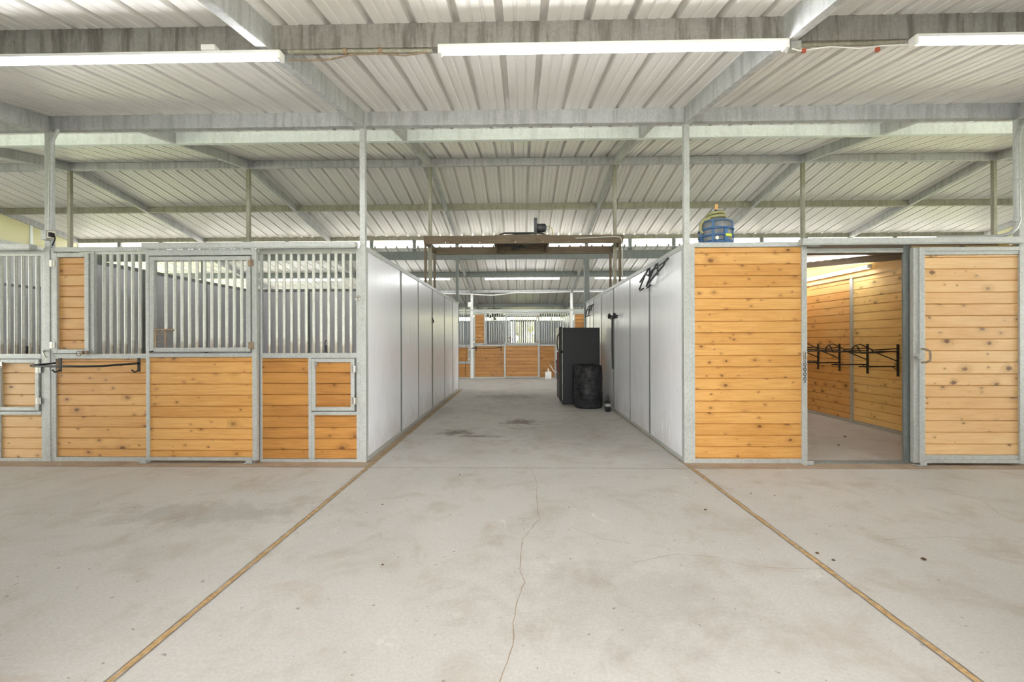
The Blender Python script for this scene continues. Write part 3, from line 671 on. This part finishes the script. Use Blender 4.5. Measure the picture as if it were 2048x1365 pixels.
# room inside
xw = GX[5]-.04
def yzmap(X, s): return lambda a, d_, z: (X+s*d_, a, z)
w = struct('wall_tack_right', MB().box(xw+.03, xw+.06, Y0+.05, Y1-.03, 0, 2.40), WD_GOLD, 'pine boarded right wall inside the tack room', 'wall')
MB().planks(Y0+.06, 7.22, .05, 2.40, .02, RP_, yzmap(xw, 1)).build('board_panel', WD_GOLD, w)
MB().planks(7.27, Y1-.04, .05, 2.40, .02, RP_, yzmap(xw, 1)).build('board_panel', WD_HONEY, w)
ub = MB(); v = []
for a, zt in ((Y0+.06, 2.45), (Y1-.04, 2.90)):
    v += [(xw-.025, a, 2.40), (xw-.025, a, zt), (xw+.003, a, 2.40), (xw+.003, a, zt)]
ub.add(v, [(0, 1, 5, 4), (3, 2, 6, 7), (1, 3, 7, 5), (0, 4, 6, 2), (0, 2, 3, 1), (4, 5, 7, 6)], plank=3.3)
ub.build('upper_board', WD_GOLD, w)
MB().box(xw-.02, xw+.03, 7.215, 7.275, 0, 2.40).build('seam_post', GV, w); MB().box(xw-.012, xw+.03, Y0+.06, Y1-.04, 0, .05).build('base_channel', GV, w)
struct('wall_tack_back', MB().planks(H+.05, xw, .0, 2.44, .02, RP_, xz(Y1-.06)), WD_GOLD, 'pine boarded back wall inside the tack room', 'wall')
struct('wall_tack_left', MB().planks(Y0+.06, Y1-.07, .0, 2.44, .02, RP_, yzmap(H+.055, -1)), WD_GOLD, 'pine boarded left wall inside the tack room', 'wall')
mb = MB()
pr = []; 
yy = Y0+.35
while yy < Y1-.06:
    for dy, dz in ((0, 0), (.03, .02), (.06, .02), (.09, 0), (.2, 0)): pr.append((yy+dy, 2.47+.115*(yy-Y0)+dz))
    yy += .2032
v = [(x, a, b_) for x in (2.75, xw) for a, b_ in pr]; m_ = len(pr)
mb.add(v, [(i, i+1, m_+i+1, m_+i) for i in range(m_-1)])
struct('ceiling_tack', mb, ROOF, 'white ribbed metal ceiling inside the tack room', 'ceiling')
for k, (y, z) in enumerate(((Y0+.16, 2.358),)):
    struct('joist', MB().box(2.75, xw-.03, y-.02, y+.02, z, z+.12, 3.3+k), WD_BROWN, 'brown timber joist just inside the tack doorway', 'joist', 'tack room joists', (3.6, y, z))
struct('joist', MB().bar((xw-.14, Y0+.25, 2.44), (xw-.14, Y1-.1, 2.80), .04, .10, plank=4.1), WD_BROWN, 'brown timber ledger along the right side of the tack room ceiling', 'joist', 'tack room joists', (xw-.1, 6.7, 2.7))

def tube_light(name_loc, L, label, axis='X', group='ceiling tube lights', r=.021):
    x, y, z = name_loc
    t = thing('tube_light', (x, y, z), label, 'tube light', group)
    if axis == 'X':
        hb = MB().box(x-L/2-.02, x+L/2+.02, y-.034, y+.034, z+.022, z+.034)
        for s in (-1, 1): hb.box(x-L/2-.02, x+L/2+.02, y+s*.030-.003, y+s*.030+.003, z+.014, z+.022)
        tb = MB().tube([(x-L/2, y, z), (x+L/2, y, z)], r, 12)
        ec = [MB().box(x+s*(L/2+.012)-.012, x+s*(L/2+.012)+.012, y-.026, y+.026, z-.022, z+.034) for s in (-1, 1)]
    else:
        hb = MB().box(x+.022, x+.046, y-L/2-.02, y+L/2+.02, z-.030, z+.030)
        tb = MB().tube([(x, y-L/2, z), (x, y+L/2, z)], r, 12)
        ec = [MB().box(x-.022, x+.04, y+s*(L/2+.012)-.012, y+s*(L/2+.012)+.012, z-.026, z+.026) for s in (-1, 1)]
    hb.build('housing', WHITEP, t)
    for e_ in ec: e_.build('end_cap', WHITEP, t)
    tb.build('tube', TUBE_M if axis == 'X' else TUBE_T, t); return t
yl = Y0-H-.06
tube_light((.60, yl, 3.395), 2.36, 'long glowing tube light under the near beam, centred over the aisle')
tube_light((-2.93, yl, 3.375), 2.40, 'long glowing tube light under the near beam at the upper left')
tube_light((3.87, yl, 3.41), 2.40, 'long glowing tube light under the near beam at the upper right')
for k, lab in ((-2, 'far tube light seen through the stall bars, left of the white aisle wall'), (-1, 'far tube light just above the left aisle wall'), (0, 'far tube light centred at the end of the aisle'), (1, 'far tube light just above the right aisle wall'), (2, 'far tube light hidden behind the tack room, second from the right end')):
    if k < 2: tube_light((.02+k*3.56, Y2+H-.02, 3.395), 2.40, lab)
tube_light((xw-.11, 7.95, 2.51), 2.34, 'slanting glowing tube light on the right wall inside the tack room', 'Y', 'tack room light', .024)

# conduits and cable under near beam
cb = Y0-H-.03
t = thing('conduit', (-1.1, cb, 3.44), 'stained conduit under the near beam, left of the centre tube light', 'conduit')
MB().tube([(-1.68, cb, 3.435), (-.65, cb, 3.425)], .014, 8).build('pipe', GV_OLD, t)
for x in (-1.27, -1.02): MB().tube([(x-.015, cb, 3.432), (x+.015, cb, 3.432)], .022, 8).build('coupling', RUSTY, t)
MB().tube([(-1.68, cb, 3.38), (-1.55, cb, 3.37), (-1.38, cb, 3.375), (-1.22, cb, 3.41), (-1.0, cb, 3.41), (-.85, cb, 3.395), (-.68, cb, 3.415)], .005, 6).build('cable', RUSTY, t)
t = thing('conduit', (2.2, cb, 3.42), 'stained conduit under the near beam, right of the centre tube light', 'conduit')
MB().tube([(1.84, cb, 3.42), (2.62, cb, 3.43)], .014, 8).build('pipe', GV_OLD, t)
MB().box(1.83, 1.90, cb-.03, cb+.03, 3.385, 3.435).build('junction_box', GV, t)
MB().tube([(1.84, cb-.02, 3.385), (1.9, cb-.02, 3.37), (2.1, cb-.02, 3.395), (2.3, cb-.02, 3.38), (2.45, cb-.02, 3.395), (2.63, cb-.02, 3.40)], .005, 6).build('cable', WHITEP, t)
for x in (1.92, 2.42): MB().box(x-.012, x+.012, cb-.03, cb-.015, 3.355, 3.38).build('clip', plain('red_clip', (176, 86, 62), .6), t)
tag(MB().box(-2.27, -2.17, cb-.06, cb, 3.42, 3.46).build('junction_box', WHITEP, None, (-2.22, cb, 3.44), .006), 'small white junction box on the beam above the left tube light', 'electrical box')

# ------------------------------------------------------------------ saddle racks inside the tack room
def saddle_rack(y, label):
    x = xw-.006; t = thing('saddle_rack', (x, y, 1.07), label, 'saddle rack', 'saddle racks in the tack room')
    MB().box(x-.010, x+.0, y-.020, y+.020, .84, 1.31).build('back_plate', BLACK, t, bevel=.003)
    ra = MB()
    for s in (-1, 1):
        ra.tube([(x-.01, y+s*.012, 1.20), (x-.18, y+s*.07, 1.205), (x-.34, y+s*.085, 1.19), (x-.60, y+s*.085, 1.185)], .009, 8)
    ra.tube([(x-.60, y-.085, 1.185), (x-.61, y-.05, 1.26), (x-.60, y, 1.295), (x-.61, y+.05, 1.26), (x-.60, y+.085, 1.185)], .009, 8)
    ra.tube([(x-.60, y, 1.295), (x-.54, y, 1.31), (x-.36, y, 1.225), (x-.01, y, 1.245)], .008, 8)
    ra.tube([(x-.34, y-.085, 1.19), (x-.34, y+.085, 1.19)], .008, 8).build('saddle_arm', BLACK, t)
    MB().tube([(x-.38, y, 1.215), (x-.01, y, 1.06)], .008, 8).build('brace', BLACK, t)
    MB().tube([(x-.01, y, .985), (x-.56, y, .985)], .009, 8).tube([(x-.09, y, .985), (x-.01, y, .925)], .006, 6).build('blanket_rod', BLACK, t)
    return t
for y, lab in ((6.37, 'black saddle rack nearest the tack doorway jamb'), (6.92, 'black saddle rack second from the tack doorway jamb'), (7.52, 'black saddle rack just behind the steel wall seam in the tack room'), (8.05, 'black saddle rack deepest in the tack room')): saddle_rack(y, lab)

# ------------------------------------------------------------------ jug in blue basket
t = thing('caged_jug', (2.295, Y0+.30, 2.462), 'grey jug in a blue plastic basket on top of the tack room panel', 'jug')
cx, cy, cz = 2.295, Y0+.30, 2.468
MB().lathe((cx, cy, cz), [(.15, 0), (.176, .02), (.178, .24), (.165, .29), (.13, .33), (.09, .35), (.085, .37)], 28).build('jug', JUGM, t)
bk = MB().lathe((cx, cy, cz-.005), [(.16, 0), (.186, .01), (.19, .06), (.186, .075), (.178, .07)], 28)
for z in (.13, .21, .30): bk.tube(arc((cx, cy, cz+z), .187 if z < .25 else .175, 0, 2*PI, 28, 'XY'), .013 if z < .25 else .007, 8)
for k in range(8):
    a = 2*PI*k/8+.2; c_, s_ = math.cos(a), math.sin(a)
    bk.bar((cx+.188*c_, cy+.188*s_, cz+.05), (cx+.18*c_, cy+.18*s_, cz+.30 if k % 2 else cz+.22), .024 if k % 2 else .045, .012, (c_, s_, 0))
bk.build('basket', BLUE, t)
MB().tube([(cx+.12*math.cos(a*.4)*(1-.010*a), cy+.12*math.sin(a*.4)*(1-.010*a), cz+.335+.0028*a) for a in range(0, 34)], .017, 8).build('hose_coil', KHAKI, t)
MB().tube([(cx-.10, cy-.08, cz+.34), (cx-.17, cy-.06, cz+.32), (cx-.205, cy-.06, cz+.26), (cx-.208, cy-.07, cz+.20), (cx-.19, cy-.09, cz+.16)], .016, 8).build('hose_end', KHAKI, t)
MB().lathe((cx, cy, cz+.40), [(.055, 0), (.055, .02), (.02, .035), (.012, .07)], 12).build('valve', DKMETAL, t)
MB().box(cx-.09, cx-.06, cy-.19, cy-.18, cz+.41, cz+.47).build('wood_tag', WD_HONEY, t)
lb = MB()
for k in range(6):
    a0 = -PI/2+.12+.08*k; a1 = a0+.08
    lb.add([(cx+.2*math.cos(a), cy+.2*math.sin(a), z) for z in (cz+.105, cz+.135) for a in (a0, a1)], [(0, 1, 3, 2)])
lb.build('label', LIME, t)
MB().lathe((cx-.07, cy-.186, cz+.085), [(.02, -.012), (.02, 0)], 12, 'Y').build('button', WHITEP, t)
bd = struct('loft_board', MB().box(H+.06, 3.0, Y0+.04, Y0+.62, 2.435, 2.46, 2.0), WD_BROWN, 'brown board on top of the tack room carrying the blue basket', 'board', None, (2.4, Y0+.3, 2.48))

# ------------------------------------------------------------------ aisle right wall fittings
def wall_rack(ya, z, label, k=1.0):
    x = H-.037
    t = thing('saddle_rack', (x, ya+.6*k, z), label, 'wall rack', 'folded wall racks in the aisle')
    Y = lambda v: ya+v*k
    MB().tube([(x-.03, Y(.72), z+.06), (x-.035, Y(.0), z+.105), (x-.06, Y(-.07), z+.10), (x-.09, Y(-.05), z+.06), (x-.085, Y(.02), z+.03), (x-.06, Y(.62), z-.07), (x-.05, Y(.70), z-.085)], .012, 8).build('folded_arm', DKMETAL, t)
    for d in (.50, .86):
        MB().box(x-.012, x, Y(d)-.016, Y(d)+.016, z-.02, z+.14).tube([(x-.02, Y(d), z+.13), (x-.05, Y(d+.08), z+.04), (x-.05, Y(d+.36), z-.12)], .012, 8).tube([(x-.05, Y(d+.36), z-.12), (x-.01, Y(d+.28), z-.115), (x-.02, Y(d+.44), z-.135)], .010, 6).build('bracket', DKMETAL, t)
    MB().tube([(x-.04, Y(.60), z+.07), (x-.06, Y(.72), z+.01), (x-.05, Y(.92), z+.06), (x-.04, Y(1.22), z-.01)], .012, 8).build('link_rod', DKMETAL, t)
    return t
wall_rack(5.27, 2.26, 'dark folded metal saddle rack high on the right aisle wall near the front')
wall_rack(10.6, 2.16, 'dark folded metal saddle rack high on the right aisle wall near the far end')
t = thing('tool_hanger', (H-.04, 8.4, 1.84), 'two-knobbed hanger holding a long black handle on the right aisle wall', 'tool hanger')
MB().box(H-.045, H-.031, 8.2, 8.8, 1.80, 1.83).build('rail', BLACK, t)
for y, z in ((8.17, 1.845), (8.62, 1.86)): MB().lathe((H-.10, y, z), [(.012, .064), (.02, .03), (.05, .02), (.056, 0), (.05, -.02), (.02, -.03)], 14, 'X').build('knob', BLACK, t)
tag(MB().tube([(H-.075, 8.46, 1.85), (H-.075, 8.47, 1.3), (H-.065, 8.49, .82)], [.018, .018, .013], 8).build('barn_tool', BLACK, None, (H-.07, 8.46, 1.4)), 'long black handle hanging down the right aisle wall beside the drum', 'handle')
mb = MB().box(-H+.032, -H+.042, 8.57, 8.63, 1.77, 1.84).tube(ring((-H+.05, 8.60, 1.77), .032, 0, 'YZ'), .006, 6)
tag(mb.build('tie_ring', DKMETAL, None, (-H+.04, 8.6, 1.8)), 'dark tie ring on a seam of the left aisle wall', 'tie ring', 'tie rings and snaps')

# fridge
fx0, fx1, fy0, fy1 = .865, 1.66, 9.28, 10.02
t = thing('refrigerator', (1.26, 9.65, 0), 'tall black refrigerator standing in the aisle behind the plastic drum', 'refrigerator')
MB().box(fx0, fx1, fy0, fy1, .03, 1.655).build('cabinet', BLACKF, t, bevel=.012)
for z0, z1, nm in ((.09, 1.125, 'door'), (1.14, 1.668, 'freezer_door')):
    dd = MB().box(fx0-.065, fx0-.008, fy0+.002, fy1, z0, z1).build(nm, BLACKF, t, bevel=.010)
    MB().box(fx0-.012, fx0-.0, fy0+.012, fy1-.01, z0+.012, z1-.012).build('gasket', CREAMP, dd)
    if nm == 'door': pts = [(fx0-.06, fy0+.05, 1.10), (fx0-.10, fy0+.05, 1.08), (fx0-.115, fy0+.05, .92), (fx0-.105, fy0+.05, .76), (fx0-.06, fy0+.05, .70)]
    else: pts = [(fx0-.06, fy0+.05, 1.17), (fx0-.10, fy0+.05, 1.18), (fx0-.115, fy0+.05, 1.33), (fx0-.105, fy0+.05, 1.48), (fx0-.06, fy0+.05, 1.53)]
    MB().tube(pts, .013, 8).build('handle', REDM if nm == 'door' else BLACK, dd)
MB().box(fx0-.09, fx0-.066, fy0+.12, fy1-.01, 1.16, 1.66).build('notice_board', CREAMP, t, bevel=.006)
MB().box(fx0, fx1, fy0+.02, fy1, 0, .03).build('plinth', RUBBER, t)
MB().tube([(fx0-.03, fy0+.03, 1.655), (fx0-.03, fy0+.03, 1.675)], .02, 8).build('hinge_cap', BLACK, t)

# drum
t = thing('plastic_drum', (1.355, 8.93, 0), 'scuffed black plastic drum standing in front of the refrigerator', 'drum')
pf = [(.24, 0), (.272, .012), (.285, .05), (.288, .15), (.288, .275), (.296, .29), (.296, .305), (.288, .32), (.288, .57), (.296, .585), (.296, .60), (.288, .615), (.287, .78), (.280, .84), (.262, .868), (.25, .875), (.25, .862), (.03, .858)]
MB().lathe((1.355, 8.93, 0), pf, 40).build('body', BLACKP, t)
for s in (-1, 1): MB().lathe((1.355+s*.17, 8.93, .858), [(.045, 0), (.045, .02), (.02, .022)], 12).build('bung_cap', BLACK, t)
# bottle
t = thing('bottle', (1.648, 8.40, 0), 'small black bottle with pale label on the floor beside the drum', 'bottle')
MB().lathe((1.648, 8.40, 0), [(.045, 0), (.056, .008), (.057, .15), (.050, .18), (.022, .215), (.02, .24), (.02, .25)], 20).build('body', RUBBER, t)
MB().lathe((1.648, 8.40, .10), [(.0585, 0), (.0585, .055)], 20).build('label', plain('grey_label', (150, 152, 150), .5), t)
MB().lathe((1.648, 8.40, .245), [(.026, 0), (.026, .03), (.015, .05), (.014, .06)], 14).build('cap', BLACK, t)

# ------------------------------------------------------------------ timber fan frame across the aisle
t = thing('timber_fan_frame', (0, 8.6, 2.46), 'brown timber frame on legs spanning the aisle above both white walls', 'timber frame')
ya, yb = 8.16, 9.10
bt = lambda *a: MB().box(*a, plank=random.uniform(1, 9))
bt(-1.87, 1.90, ya-.02, ya+.02, 3.215, 3.365).build('beam', WD_BROWN, t); bt(-1.87, 1.90, yb-.02, yb+.02, 3.205, 3.36).build('beam', WD_BROWN, t)
for x in (-1.85, -.52, .50, 1.88): bt(x-.02, x+.02, ya+.02, yb-.02, 3.23, 3.355).build('cross_piece', WD_BROWN, t)
for x in (-1.845, 1.845):
    for y in (ya+.04, yb-.04): bt(x-.022, x+.022, y-.02, y+.02, 2.46, 3.225).build('leg', WD_BROWN, t)
tag(MB().tube([(1.0, ya-.035, 3.30), (1.75, ya-.04, 3.325), (1.84, ya-.04, 3.31), (1.87, ya-.04, 3.24), (1.872, ya-.04, 3.0), (1.872, ya-.04, 2.50)], .012, 8).build('conduit', GV, None, (1.87, ya, 3)), 'thin conduit running down the right leg of the timber frame', 'conduit')
for k, x in enumerate((-1.45, -.80, -.13, .39, .88)):
    tag(MB().lathe((x, ya-.022, 3.24), [(.009, 0), (.007, -.006)], 10, 'Y').build('screw_hook', CHROME, None, (x, ya-.022, 3.24)), f'tiny bright screw on the front timber beam, {ORD[k]} from the left', 'screw', 'screws on the timber beam')
t = thing('ceiling_fan_unit', (0, 8.6, 3.36), 'dark caged fan unit with motor sitting on the timber frame', 'fan')
MB().lathe((-.01, 8.63, 3.37), [(.42, .012), (.42, .03), (.36, .06), (.1, .075)], 32).build('housing', DKMETAL, t)
MB().box(-.535, .515, 8.145, 9.115, 3.366, 3.380, plank=5.3).build('mounting_board', WD_BROWN, t)
cg = MB()
for s in (-1, 1): cg.tube([(-.48, 8.63+s*.16, 3.37), (-.44, 8.63+s*.16, 3.46), (-.36, 8.63+s*.16, 3.49), (.36, 8.63+s*.16, 3.49), (.44, 8.63+s*.16, 3.46), (.48, 8.63+s*.16, 3.37)], .017, 8)
cg.tube(arc((-.01, 8.63, 3.50), .13, 0, 2*PI, 20, 'XY'), .012, 8).build('tube_cage', BLACK, t)
MB().box(.235, .29, 8.44, 8.60, 3.47, 3.78).build('bracket', DKMETAL, t)
MB().lathe((.29, 8.52, 3.60), [(.07, 0), (.085, .01), (.085, .16), (.06, .18), (.03, .19)], 18, 'X').build('motor', DKMETAL, t)
MB().tube([(.47, 8.52, 3.63), (.54, 8.52, 3.64), (.585, 8.5, 3.58), (.60, 8.48, 3.46), (.60, 8.45, 3.37)], .007, 6).build('cord', YELLOW, t)
bl = MB()
for k in range(4):
    a = PI/2*k+.5; bl.bar((-.01, 8.63, 3.245), (-.01+.36*math.cos(a), 8.63+.36*math.sin(a), 3.255), .11, .006, (.25*math.sin(a), -.25*math.cos(a), 1))
bl.lathe((-.01, 8.63, 3.225), [(.05, 0), (.06, .05)], 12).build('blades', BLACK, t)

# ------------------------------------------------------------------ far aisle
stall_front(GX[2], Y3, {'front': 'far stall front just right of the left aisle wall, with feed door'}, (WD_AMBER, WD_AMBER), 'R', 6)
stall_front(GX[3], Y3, {'front': 'far stall front facing the end of the aisle, with boarded hay door'}, (WD_AMBER, WD_AMBER), 'LR', 6)
stall_front(GX[4], Y3, {'front': 'far stall front with hay door above and behind the refrigerator'}, (WD_AMBER, WD_AMBER), 'L', 6)
stall_door(GX[3], Y3, 'far sliding stall door with bright barred window at the end of the aisle', WD_AMBER, 6)
door_track(GX[3]+1.18, GX[4]-.06, Y3-.07, 'steel door track above the far sliding stall door')
blanket_bar(GX[3], Y3, 'black folding blanket bar on the far boards at the end of the aisle')
hr = struct('trim_1', MB().box(GX[2], GX[5], Y3-.05, Y3+.03, 2.475, 2.53), GV, 'steel header rail along the top of the far stall fronts', 'rail', None, (0, Y3, 2.5))
# barred back window gate of the far stall
t = thing('back_window_grille', (.05, Y4-.05, 1.2), 'barred back window of the far stall with daylight behind', 'window grille')
MB().frame(-.50, .60, 1.24, 2.28, Y4-.10, Y4-.055, .04).build('frame', DKMETAL, t)
for k in range(10):
    x = -.40+.099*k; MB().box(x-.024, x+.024, Y4-.09, Y4-.065, 1.26, 2.26).build('bar', BLACK, t)
MB().box(-.5, -.28, Y4-.12, Y4-.10, 1.44, 1.47).box(-.29, -.26, Y4-.12, Y4-.10, 1.24, 1.47).build('latch', BLACK, t)
# caged fan above the far bars
t = thing('stall_fan', (-1.05, Y3+.35, 2.3), 'dark round fan behind the far stall bars, right of the hay door', 'fan')
c = (-1.05, Y3+.35, 2.33)
cg = MB()
for r in (.20, .14, .08): cg.tube(arc(c, r, 0, 2*PI, 20), .006, 6)
cg.build('cage', BLACK, t)
MB().lathe(c, [(.06, .04), (.06, .16)], 14, 'Y').build('motor', BLACK, t)
bl = MB()
for k in range(4):
    a = PI/2*k+.3; bl.bar((c[0], c[1]+.02, c[2]), (c[0]+.18*math.cos(a), c[1]+.02, c[2]+.18*math.sin(a)), .09, .005, (.3*math.sin(a), 1, -.3*math.cos(a)))
bl.build('blades', BLACK, t)
MB().tube([(c[0], c[1]+.1, c[2]), (c[0], c[1]+.1, 3.175)], .012, 6).tube([(c[0]-.25, c[1]+.1, 2.60), (c[0]+.25, c[1]+.1, 2.60)], .012, 6).build('bracket', BLACK, t)
# white hose, cable, canister
yh = Y3-.12
tag(MB().tube([(-3.6, yh, 3.12), (-2.9, yh, 3.12), (-1.83, yh, 3.09), (-1.4, yh, 3.06), (-1.09, yh, 3.045), (-.75, yh, 3.07), (-.4, yh, 3.12), (-.1, yh, 3.14), (.6, yh, 3.13), (1.84, yh, 3.16), (2.9, yh, 3.16), (3.3, yh, 3.10)], .022, 8).build('white_hose', WHITEP, None, (0, yh, 3.1)), 'white pipe sagging along the beam above the far stalls', 'pipe')
tag(MB().tube([(-2.05, Y3-.07, 3.10), (-2.05, Y3-.07, 1.4), (-2.03, Y3-.08, .8), (-2.08, Y3-.08, .3), (-2.06, Y3-.07, .06)], .008, 6).build('hanging_cable', RUBBER, None, (-2.05, Y3-.07, 1.5)), 'thin dark cable hanging in front of the far stall, left of the post', 'cable')
tag(MB().box(-1.97, -1.83, Y3-.10, Y3-.045, 2.62, 2.80).build('junction_box', WHITEP, None, (-1.9, Y3-.07, 2.7), .01), 'white junction box on the far post above the hay door', 'electrical box')
t = thing('spray_canister', (.955, Y3-.32, 0), 'white canister standing on the floor before the far stall', 'canister')
MB().lathe((.955, Y3-.32, 0), [(.10, 0), (.112, .01), (.112, .24), (.09, .262), (.035, .275)], 20).build('tank', WHITEP, t)
MB().lathe((.955, Y3-.32, .27), [(.035, 0), (.035, .05), (.02, .06), (.02, .11)], 12).build('neck', CREAMP, t)
tag(MB().tube([(1.02, Y3-.10, .50), (1.08, Y3-.12, .42), (1.14, Y3-.20, .30), (1.20, Y3-.21, .25), (1.30, Y3-.22, .24), (1.42, Y3-.20, .27)], .012, 8).build('white_tube', WHITEP, None, (1.2, Y3-.1, .3)), 'short white tube looping against the far boards beside the canister', 'tube')
t = thing('water_pipe', (1.29, Y3-.14, 0), 'dark-topped white standpipe against the far stall beside the refrigerator', 'standpipe')
MB().tube([(1.29, Y3-.14, 0), (1.29, Y3-.14, .62)], .03, 8).build('lower_pipe', DKMETAL, t); MB().tube([(1.29, Y3-.14, .62), (1.29, Y3-.14, 1.24)], .03, 8).build('upper_pipe', WHITEP, t)
MB().box(1.24, 1.36, Y3-.18, Y3-.10, .58, .66).build('valve', BLACK, t)
